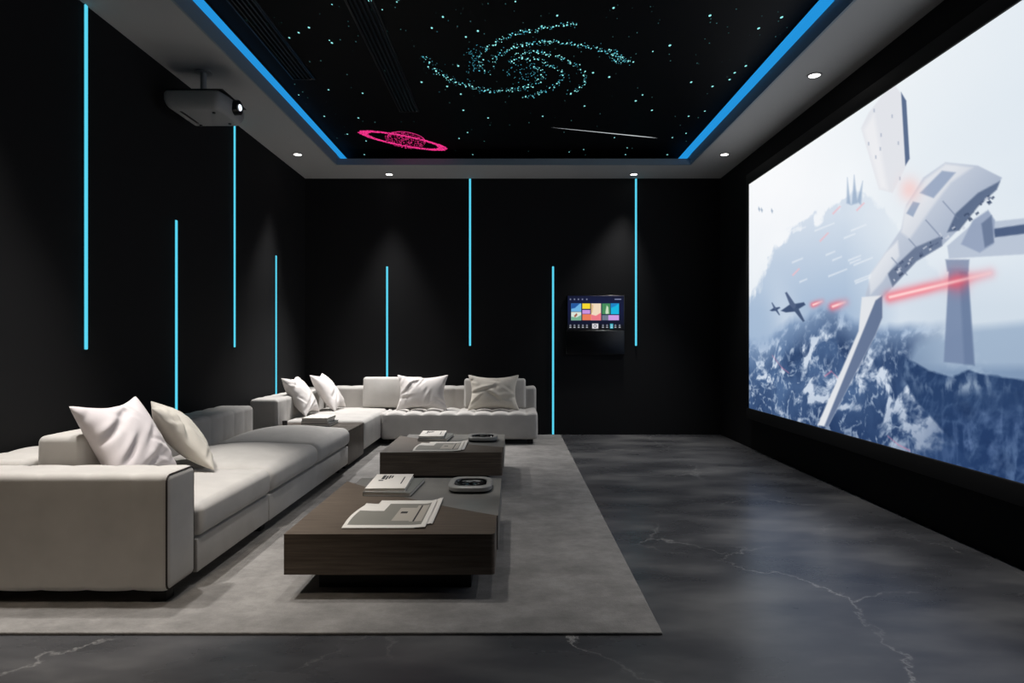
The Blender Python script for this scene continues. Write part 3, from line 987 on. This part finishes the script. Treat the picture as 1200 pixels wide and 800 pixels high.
obj('mount_plate', MB().cyl((-2.06, 4.25, 2.792), 2, .055, .05, .0077, 32), M['proj'], t)
obj('vent_slot', MB().box(-2.14, -2.125, 4.10, 4.32, 2.4835, 2.4865), M['proj_dark'], t, smooth=0)
for (x, y) in ((-1.93, 4.12), (-1.92, 4.33), (-2.13, 4.36)):
    obj('foot', MB().cyl((x, y, 2.477), 2, .009, .011, .009, 20), M['proj_dark'], t)

# ------------------------------------------------------------------ numpy painting helpers for the two pictures
def vnoise(x, y, seed):
    rs = np.random.RandomState(seed)
    T = rs.rand(256, 256)
    xi, yi = np.floor(x).astype(int), np.floor(y).astype(int)
    fx, fy = x - xi, y - yi
    fx = fx * fx * (3 - 2 * fx); fy = fy * fy * (3 - 2 * fy)
    g_ = lambda a, b: T[a & 255, b & 255]
    return (g_(xi, yi) * (1 - fx) + g_(xi + 1, yi) * fx) * (1 - fy) + (g_(xi, yi + 1) * (1 - fx) + g_(xi + 1, yi + 1) * fx) * fy
def fbm(x, y, seed, oc=5, ridged=False):
    s, a, tot = 0, .5, 0
    for k in range(oc):
        n_ = vnoise(x * 2 ** k + 13.7 * k, y * 2 ** k + 7.1 * k, seed + k)
        if ridged: n_ = 1 - np.abs(2 * n_ - 1)
        s = s + a * n_; tot += a; a *= .5
    return s / tot
def poly_sd(px, py, poly):
    d = np.full(px.shape, 1e9); inside = np.zeros(px.shape, bool)
    n_ = len(poly)
    for i in range(n_):
        x0, y0 = poly[i]; x1, y1 = poly[(i + 1) % n_]
        ex, ey = x1 - x0, y1 - y0
        q = np.clip(((px - x0) * ex + (py - y0) * ey) / (ex * ex + ey * ey + 1e-9), 0, 1)
        d = np.minimum(d, np.hypot(px - x0 - q * ex, py - y0 - q * ey))
        if y0 != y1:
            c = ((y0 > py) != (y1 > py)) & (px < (x1 - x0) * (py - y0) / (y1 - y0) + x0)
            inside ^= c
    return np.where(inside, -d, d)
def blend(img, mask, col):
    m = np.clip(mask, 0, 1)[..., None]
    return img * (1 - m) + np.asarray(col, float) * m
def fill(img, px, py, poly, col, soft=.8, alpha=1.0):
    return blend(img, np.clip(.5 - poly_sd(px, py, poly) / (2 * soft), 0, 1) * alpha, col)
def grid_picture(name, img, pos, mat, parent):
    """img: H x W x 3 sRGB 0..255 on a flat grid; pos(u, v) -> point"""
    H, Wd = img.shape[:2]
    u, v = np.meshgrid(np.linspace(0, 1, Wd), np.linspace(0, 1, H))
    off = np.array(world_loc(parent))
    co = np.stack(pos(u, v), -1).reshape(-1, 3) - off
    idx = np.arange(H * Wd).reshape(H, Wd)
    q = np.stack([idx[:-1, :-1], idx[1:, :-1], idx[1:, 1:], idx[:-1, 1:]], -1).reshape(-1, 4)
    me = bpy.data.meshes.new(name)
    me.vertices.add(len(co)); me.vertices.foreach_set('co', co.ravel())
    me.loops.add(q.size); me.loops.foreach_set('vertex_index', q.ravel().astype(np.int32))
    me.polygons.add(len(q)); me.polygons.foreach_set('loop_start', np.arange(0, q.size, 4, dtype=np.int32))
    me.update(calc_edges=True); me.validate()
    c = np.clip(img, 0, 255) / 255.0
    c = np.where(c <= .04045, c / 12.92, ((c + .055) / 1.055) ** 2.4)
    a = me.color_attributes.new('picture', 'FLOAT_COLOR', 'POINT')
    a.data.foreach_set('color', np.concatenate([c, np.ones((H, Wd, 1))], -1).astype(np.float32).ravel())
    me.materials.append(mat)
    return new_obj(name, me, parent)

# ------------------------------------------------------------------ the big projection screen
XS = 2.225
Y0s, Y1s, Zb, Zt = 6.05, 2.30, .388, 2.50
scr = thing('projection_screen', 'huge bright projection screen on the right wall showing an aircraft over snowy cliffs', 'projection screen', (XS, (Y0s + Y1s) / 2, Zb - .1))
fr = MB()
b_ = .10
fr.bevel_box(XS - .012, XR - .001, Y1s - b_, Y0s + .05, Zt, Zt + b_, .006, 2)
fr.bevel_box(XS - .012, XR - .001, Y1s - b_, Y0s + .05, Zb - b_, Zb, .006, 2)
fr.bevel_box(XS - .012, XR - .001, Y0s, Y0s + .05, Zb, Zt, .006, 2)
fr.bevel_box(XS - .012, XR - .001, Y1s - b_, Y1s, Zb, Zt, .006, 2)
obj('frame', fr, M['frame'], scr)

Wp, Hp = 700, 400
U, Vv = np.meshgrid(np.linspace(0, 1, Wp), np.linspace(0, 1, Hp))
Yw = Y0s + (Y1s - Y0s) * U
Zw = Zt + (Zb - Zt) * Vv
PX = CX + XS * F / Yw
PY = CZ - (Zw - EYE) * F / Yw
img = np.zeros((Hp, Wp, 3)); img[:] = (238, 243, 247)
img = blend(img, (PX - 1000) / 300, (224, 233, 241))
img = blend(img, 1.2 - np.hypot((PX - 915) / 120, (PY - 240) / 120), (250, 251, 253))
img = blend(img, .55 * fbm(U * 4, Vv * 5, 3) * (Vv * 1.2), (186, 203, 222))
# far misty hill
hill = [(870, 372), (895, 322), (912, 288), (930, 272), (952, 258), (975, 249), (992, 238), (1003, 230), (1022, 238), (1046, 262), (1076, 300), (1120, 350), (1150, 430), (880, 430)]
hm = np.clip(.5 - poly_sd(PX, PY + 34 * (fbm(U * 16, Vv * 10, 5, 5, True) - .6), hill) / 5, 0, 1)
img = blend(img, hm * np.clip(.62 - np.clip((PX - 990) / 130, 0, .5), 0, 1) * np.clip(.55 + (PY - 260) / 160, .5, 1.2), (146, 172, 204))
for p in ([(998, 240), (1001, 205), (1005, 238)], [(1004, 236), (1011, 212), (1009, 240)], [(992, 238), (993, 208), (997, 240)]):
    img = fill(img, PX, PY, p, (146, 168, 196), 1.2, .75)
rs_ = random.Random(4)
for k in range(16):
    x, y = rs_.uniform(905, 1010), rs_.uniform(262, 345)
    l = rs_.uniform(8, 24)
    img = fill(img, PX, PY, [(x, y), (x + l, y - l * .38), (x + l, y - l * .38 + 1.4), (x, y + 2)], (236, 241, 247), 1.0, .7)
for x, y, l in ((975, 250, 9), (1003, 246, 9), (960, 282, 10), (928, 322, 8)):
    img = fill(img, PX, PY, [(x, y), (x + l, y - l), (x + l + 1.5, y - l + 1), (x + 1.5, y + 1.5)], (236, 190, 200), .8, .8)
# mist columns
img = blend(img, .5 * np.exp(-((PX - 925 - .3 * (PY - 380)) / 18) ** 2) * np.clip((PY - 310) / 60, 0, 1), (228, 235, 243))
# mid ridges
mid = 372 + 22 * (fbm(U * 7, U * 0 + .3, 21) - .5) * 2 - 18 * np.exp(-((PX - 960) / 45) ** 2) + 30 * np.exp(-((PX - 880) / 22) ** 2)
wx = 1.6 * (fbm(U * 9, Vv * 5, 33) - .5); wy = 1.6 * (fbm(U * 9, Vv * 5, 37) - .5)
rk = fbm(U * 13 + wx + Vv * 6, Vv * 8 + wy, 31, 7, True)
rk2 = fbm(U * 44 + wx * 1.2 + Vv * 12, Vv * 34 + wy, 41, 4)
depth = np.clip((PY - mid) / 46, 0, 1)
rock = np.clip((rk - .63) * 3.6 + (rk2 - .52) * 3.4, 0, 1) ** 1.3
rock = rock[..., None]
midt = np.clip((fbm(U * 6 + wx, Vv * 6 + wy, 47) - .35) * 2.2, 0, 1)[..., None]
cold = (np.array((28, 50, 90.)) * (1 - midt) + np.array((74, 102, 144.)) * midt) * (1 - rock) + np.array((212, 222, 236.)) * rock
haze = np.array((150, 174, 205.))
dd = np.clip(depth, 0, 1)[..., None]
land = haze * (1 - dd * .92) + cold * dd * .92
img = blend(img, np.clip((PY - mid) / 12, 0, 1), land)
# deep blue foreground shadow at the bottom and brighter snow gullies
img = blend(img, .5 * np.clip((PY - 455) / 90, 0, 1), (30, 54, 96))
gl = np.clip((fbm(U * 40 + wx * 2, Vv * 26 + wy * 2, 61, 5, True) - .74) * 7, 0, 1) * np.clip((PY - 395) / 40, 0, 1) * np.clip((1085 - PX) / 40, 0, 1)
img = blend(img, gl * .6, (196, 210, 228))
for pts in ([(905, 416), (916, 430), (924, 436)], [(966, 440), (974, 434), (985, 446)], [(1040, 510), (1052, 520), (1066, 527)]):
    for (xa, ya), (xb, yb) in zip(pts[:-1], pts[1:]):
        img = fill(img, PX, PY, [(xa, ya), (xb, yb), (xb + .8, yb + 1.6), (xa + .6, ya + 1.6)], (206, 128, 160), .8, .7)
# mist bank on the right, above the plateau
img = blend(img, np.clip((PX - 1060) / 60, 0, 1) * np.clip((436 - PY) / 12, 0, 1) * np.clip((PY - 300) / 60, 0, 1) * .85, (206, 218, 230))
pl = [(1062, 424), (1074, 404), (1096, 396), (1112, 392), (1140, 384), (1200, 378), (1400, 372), (1400, 470), (1060, 450)]
img = fill(img, PX, PY, pl, (150, 172, 198), 6, .75)
edge = 4 * (fbm(U * 40, Vv * 40, 71) - .5) * 2
cliff = [(1059, 418), (1070, 424), (1085, 432), (1110, 440), (1140, 436), (1170, 441), (1215, 446), (1420, 455), (1420, 900), (1150, 560), (1128, 532), (1098, 496), (1072, 468), (1058, 440)]
img = blend(img, np.clip(.5 - poly_sd(PX + edge, PY + edge, cliff) / 3, 0, 1), (40, 64, 104))
cn = np.clip((fbm(U * 46, Vv * 14, 81, 5, True) - .66) * 5, 0, 1)
img = blend(img, cn * .45 * np.clip(.5 - poly_sd(PX, PY, cliff) / 3, 0, 1) * np.clip((470 - PY) / 40, 0.12, 1), (150, 172, 200))
img = blend(img, .6 * np.exp(-((PX - 1130) / 40) ** 2 - ((PY - 452) / 9) ** 2) * cn, (190, 205, 222))
img = blend(img, np.clip((PX - 1110) / 90, 0, 1) * np.clip((PY - 520) / 30, 0, 1) * cn, (120, 150, 184))
img = blend(img, .75 * np.clip((PX - 1078) / 50, 0, 1) * np.clip((PY - 470) / 30, 0, 1), np.array((34, 58, 100.)) + 70 * (np.clip((rk2 - .56) * 3, 0, .8) + cn * .5)[..., None])
cr_ = np.clip((fbm(U * 60 + Vv * 20, Vv * 24, 91, 5, True) - .62) * 3.2, 0, 1) * np.clip(.5 - poly_sd(PX, PY, cliff) / 3, 0, 1)
img = blend(img, cr_ * .30, (110, 136, 172))
img = blend(img, np.clip(.45 - fbm(U * 18, Vv * 22, 95), 0, .3) * 1.6 * np.clip(.5 - poly_sd(PX, PY, cliff) / 3, 0, 1), (20, 38, 72))
# the stone pillar
img = fill(img, PX, PY, [(1112, 314), (1134, 314), (1142, 428), (1106, 424)], (118, 136, 168), 1.2, .92)
img = fill(img, PX, PY, [(1124, 316), (1134, 316), (1142, 428), (1130, 427)], (96, 116, 150), 2.0, .55)
img = fill(img, PX, PY, [(1108, 304), (1136, 304), (1135, 318), (1110, 318)], (132, 146, 174), 1.2, .9)
# plain white aircraft banking over the valley: upper wing, tail, body, long lower wing
img = fill(img, PX, PY, [(1009, 150), (1018, 132), (1046, 96), (1062, 118), (1066, 186), (1046, 226), (1030, 222)], (226, 228, 234), 1)
img = fill(img, PX, PY, [(1056, 108), (1062, 118), (1066, 186), (1061, 194)], (92, 110, 142), .8)
img = fill(img, PX, PY, [(1012, 152), (1024, 134), (1040, 222), (1031, 220)], (240, 240, 243), 3, .8)
img = fill(img, PX, PY, [(1110, 288), (1140, 262), (1215, 254), (1330, 240), (1330, 300), (1215, 297), (1112, 303)], (186, 197, 214), 1)
img = fill(img, PX, PY, [(1164, 268), (1330, 244), (1330, 258), (1166, 278)], (78, 96, 130), 1)
body = [(1014, 346), (1022, 318), (1040, 292), (1056, 268), (1062, 240), (1082, 208), (1108, 190), (1146, 194), (1174, 208), (1168, 222), (1146, 240), (1124, 268), (1104, 288), (1074, 306), (1046, 336), (1032, 352), (1020, 354)]
img = fill(img, PX, PY, body, (198, 206, 220), 1)
img = fill(img, PX, PY, [(1060, 244), (1084, 210), (1108, 192), (1140, 196), (1114, 214), (1090, 246), (1066, 280), (1056, 272)], (226, 229, 235), 2, .95)
img = fill(img, PX, PY, [(1078, 226), (1104, 200), (1120, 202), (1094, 232)], (146, 162, 190), 1.2, .85)
img = fill(img, PX, PY, [(1062, 250), (1070, 236), (1078, 238), (1070, 254)], (150, 166, 192), 1, .9)
img = fill(img, PX, PY, [(1110, 272), (1120, 250), (1146, 226), (1172, 212), (1168, 222), (1146, 242), (1124, 270)], (72, 88, 118), 1.2, .9)
img = fill(img, PX, PY, [(1040, 320), (1072, 290), (1104, 276), (1104, 288), (1074, 306), (1046, 336)], (88, 102, 130), 1.2, .85)
img = fill(img, PX, PY, [(1018, 324), (1038, 296), (1052, 282), (1054, 300), (1034, 330), (1020, 345)], (236, 238, 242), 1.6, .9)
img = blend(img, .45 * np.clip(.5 - poly_sd(PX, PY, body) / 2, 0, 1) * np.clip((PX - 1060 + (PY - 260) * .9) / 90, 0, 1), (120, 138, 168))
gr_ = random.Random(21)
for k in range(46):                                            # small hatches and pipes along the shaded side
    q = gr_.random()
    x, y = 1044 + 118 * q + gr_.uniform(-4, 4), 322 - 92 * q + gr_.uniform(-5, 7)
    w_, h_ = gr_.uniform(1.2, 5), gr_.uniform(.8, 3)
    img = fill(img, PX, PY, [(x, y), (x + w_, y - w_ * .7), (x + w_ + h_ * .6, y - w_ * .7 + h_), (x + h_ * .6, y + h_)], gr_.choice(((62, 76, 104), (84, 98, 128), (206, 212, 224))), .6, .8)
for k in range(8):
    x, y = gr_.uniform(1016, 1056), gr_.uniform(120, 210)
    img = fill(img, PX, PY, [(x, y), (x + 1.6, y), (x + 1.6, y + 4), (x, y + 4)], (150, 162, 184), .6, .6)
img = fill(img, PX, PY, [(1126, 286), (1140, 258), (1158, 246), (1166, 258), (1164, 286), (1148, 296)], (150, 164, 190), 1.2, .95)
img = fill(img, PX, PY, [(1150, 262), (1162, 252), (1165, 284), (1154, 290)], (104, 120, 150), 1.2, .9)
for q in (.2, .4, .6, .8):                                     # panel lines across the body
    x, y = 1034 + 100 * q, 338 - 110 * q
    img = fill(img, PX, PY, [(x - 10, y - 14), (x - 8.6, y - 15), (x + 10, y + 6), (x + 8.6, y + 7)], (110, 124, 152), .7, .5)
img = fill(img, PX, PY, [(1010, 348), (1034, 346), (1034, 372), (1026, 392), (970, 500), (958, 498), (1006, 388)], (226, 229, 234), 1)
img = fill(img, PX, PY, [(1026, 352), (1034, 346), (1034, 372), (1026, 392), (970, 500), (966, 499)], (88, 106, 140), 1, .9)
img = blend(img, .6 * np.exp(-((PX - 1066) / 12) ** 2 - ((PY - 222) / 14) ** 2), (250, 196, 190))
# small dark aircraft in the distance
for cx_, cy_, k in ((929, 360, 1.0), (908, 362, .42)):
    P_ = lambda pts: [(cx_ + x * k, cy_ + y * k) for x, y in pts]
    img = fill(img, PX, PY, P_([(-14, 4), (-4, -3), (13, -6), (15, -3), (2, 5), (-8, 6)]), (64, 82, 116), .8)
    img = fill(img, PX, PY, P_([(-3, -2), (-9, -17), (-7, -18), (4, -2), (2, 3)]), (84, 100, 132), .8)
    img = fill(img, PX, PY, P_([(0, 2), (12, 17), (14, 16), (6, 0)]), (70, 88, 120), .8)
for x, y in ((893, 246), (905, 247), (890, 245)):
    img = fill(img, PX, PY, [(x - 1, y - 3), (x + 1, y), (x, y + 3), (x - 1.5, y)], (150, 168, 190), .7, .8)
# red light bolts
def bolt(img, x0, y0, x1, y1, core, glow, a=1.0):
    ex, ey = x1 - x0, y1 - y0
    q = ((PX - x0) * ex + (PY - y0) * ey) / (ex * ex + ey * ey)
    qc = np.clip(q, 0, 1)
    d = np.hypot(PX - x0 - qc * ex, PY - y0 - qc * ey)
    fade = np.clip(1.35 - qc, 0, 1)
    img = blend(img, a * .75 * np.exp(-(d / glow) ** 2) * fade, (250, 96, 110))
    return blend(img, a * np.exp(-(d / core) ** 2) * fade, (255, 214, 214))
img = blend(img, .55 * np.exp(-((PX - 1122) / 12) ** 2 - ((PY - 330) / 13) ** 2), (240, 84, 104))
img = bolt(img, 1043, 348, 1160, 320, 2.0, 7)
img = bolt(img, 976, 359, 990, 354, 1.6, 5)
img = bolt(img, 953, 357, 963, 353, 1.2, 3.5)
grid_picture('picture', img, lambda u, v: (np.full(u.shape, XS), Y0s + (Y1s - Y0s) * u, Zt + (Zb - Zt) * v), M['picture'], scr)

# ------------------------------------------------------------------ control panel on the back wall
t = thing('control_panel', 'black wall control panel with a screen of coloured tiles', 'control panel', (.895, YB, 1.02))
px0, px1, pz0, pz1 = .578, 1.212, 1.142, 1.522
obj('bezel', MB().bevel_box(px0, px1, YB - .022, YB - .001, pz0, pz1, .006, 2), M['tablet'], t)
obj('shadow_box', MB().bevel_box(px0 - .01, px1 - .004, YB - .03, YB - .001, .875, pz0 - .001, .006, 2), M['tablet'], t)  # black box stands in for the shadow below the panel
Wq, Hq = 220, 130
u2, v2 = np.meshgrid(np.linspace(0, 1, Wq), np.linspace(0, 1, Hq))
qx = 664.5 + 67 * u2; qy = 347 + 39 * v2                       # measured tile layout
im = np.zeros((Hq, Wq, 3)); im[:] = (12, 16, 36)
im = blend(im, .7 * np.exp(-((u2 - .5) / .7) ** 2 - ((v2 - .35) / .4) ** 2), (20, 30, 84))
im = blend(im, np.clip((v2 - .84) / .05, 0, 1), (10, 12, 18))
def tile(im, x0, y0, x1, y1, c): return fill(im, qx, qy, [(x0, y0), (x1, y0), (x1, y1), (x0, y1)], c, .25)
im = tile(im, 668.5, 355.8, 680.6, 365.2, (110, 180, 230))
im = fill(im, qx, qy, [(668.5, 355.8), (679, 355.8), (673, 361), (668.5, 362)], (36, 88, 160), .5)
im = tile(im, 668.5, 365.6, 680.6, 375.2, (220, 232, 222))
im = fill(im, qx, qy, [(668.5, 371), (675, 372), (680.6, 369), (680.6, 375.2), (668.5, 375.2)], (120, 180, 150), .5)
im = fill(im, qx, qy, [(672, 370), (675, 367), (676, 369), (673, 372)], (160, 90, 70), .5)
im = tile(im, 681.8, 355.8, 691.3, 362.0, (250, 220, 50))
im = tile(im, 681.8, 363.2, 691.3, 367.8, (205, 150, 226))
im = tile(im, 681.8, 368.2, 692.6, 375.2, (236, 126, 92))
im = tile(im, 692.4, 355.8, 704.2, 375.2, (244, 222, 196))
im = fill(im, qx, qy, [(692.4, 368.5), (698, 370), (704.2, 366.5), (704.2, 375.2), (692.4, 375.2)], (240, 122, 136), .5)
im = fill(im, qx, qy, [(692.4, 356), (695, 358), (694, 366), (692.4, 368)], (226, 190, 140), .6)
im = tile(im, 705.4, 355.8, 715.3, 368.2, (70, 140, 92))
im = fill(im, qx, qy, [(709.5, 366), (711, 358), (713, 360), (713.6, 367.5), (710, 368)], (206, 226, 196), .5)
im = tile(im, 716.0, 355.8, 725.8, 368.2, (20, 186, 226))
im = fill(im, qx, qy, [(716, 355.8), (725.8, 355.8), (721, 359), (716, 361)], (30, 130, 200), .8)
im = tile(im, 705.4, 369.2, 713.5, 375.2, (110, 122, 140))
im = tile(im, 713.0, 369.2, 725.8, 375.2, (206, 160, 230))
im = tile(im, 693.6, 379.0, 701.0, 384.8, (226, 224, 228))
rr_ = np.abs(np.hypot(qx - 697.2, qy - 381.8) - 1.6)
im = blend(im, np.clip(1.2 - rr_ / .5, 0, 1), (60, 62, 70))
im = tile(im, 715.0, 379.2, 718.8, 384.8, (60, 186, 206))
for x in (667.6, 672.5, 677.5, 682.5, 687.4, 706.6, 711.5, 716.9, 721.5, 726.5):
    im = blend(im, .8 * np.exp(-((np.hypot(qx - x, qy - 381.2) - .7) / .45) ** 2), (190, 194, 206))
    im = tile(im, x - 1.2, 382.9, x + 1.2, 383.8, (210, 212, 222))
for x in (667.6, 672.5, 677.2, 682.0, 687.2):
    im = blend(im, .8 * np.exp(-((np.hypot(qx - x, qy - 351.0)) / .9) ** 2), (200, 204, 218))
im = tile(im, 720.5, 350.4, 728.4, 351.5, (140, 148, 180))
dsp = grid_picture('display', im, lambda u, v: (px0 + .012 + (px1 - px0 - .024) * u, np.full(u.shape, YB - .0235), pz1 - .006 + (pz0 - pz1 + .012) * v), M['ui'], t)

# ------------------------------------------------------------------ camera, world, view
cam = bpy.data.cameras.new('camera')
cam.sensor_width = 36.0
cam.sensor_fit = 'HORIZONTAL'
cam.lens = F / 1200 * 36.0
cam.shift_x = -2 / 1200
cam.shift_y = 2 / 1200
cam.clip_start = 0.05
co = bpy.data.objects.new('camera', cam)
COL.objects.link(co)
co.location = (0, 0, EYE)
co.rotation_euler = (PI / 2, 0, 0)
SC.camera = co

w = bpy.data.worlds.new('world')
w.use_nodes = True
w.node_tree.nodes['Background'].inputs[0].default_value = (0, 0, 0, 1)
SC.world = w
SC.view_settings.view_transform = 'Standard'
SC.view_settings.look = 'None'
SC.view_settings.gamma = 1.0
SC.view_settings.use_curve_mapping = False
SC.view_settings.exposure = 0.0
SC.cycles.use_denoising = True
SC.cycles.max_bounces = 8
SC.cycles.diffuse_bounces = 5
SC.cycles.sample_clamp_indirect = 4.0
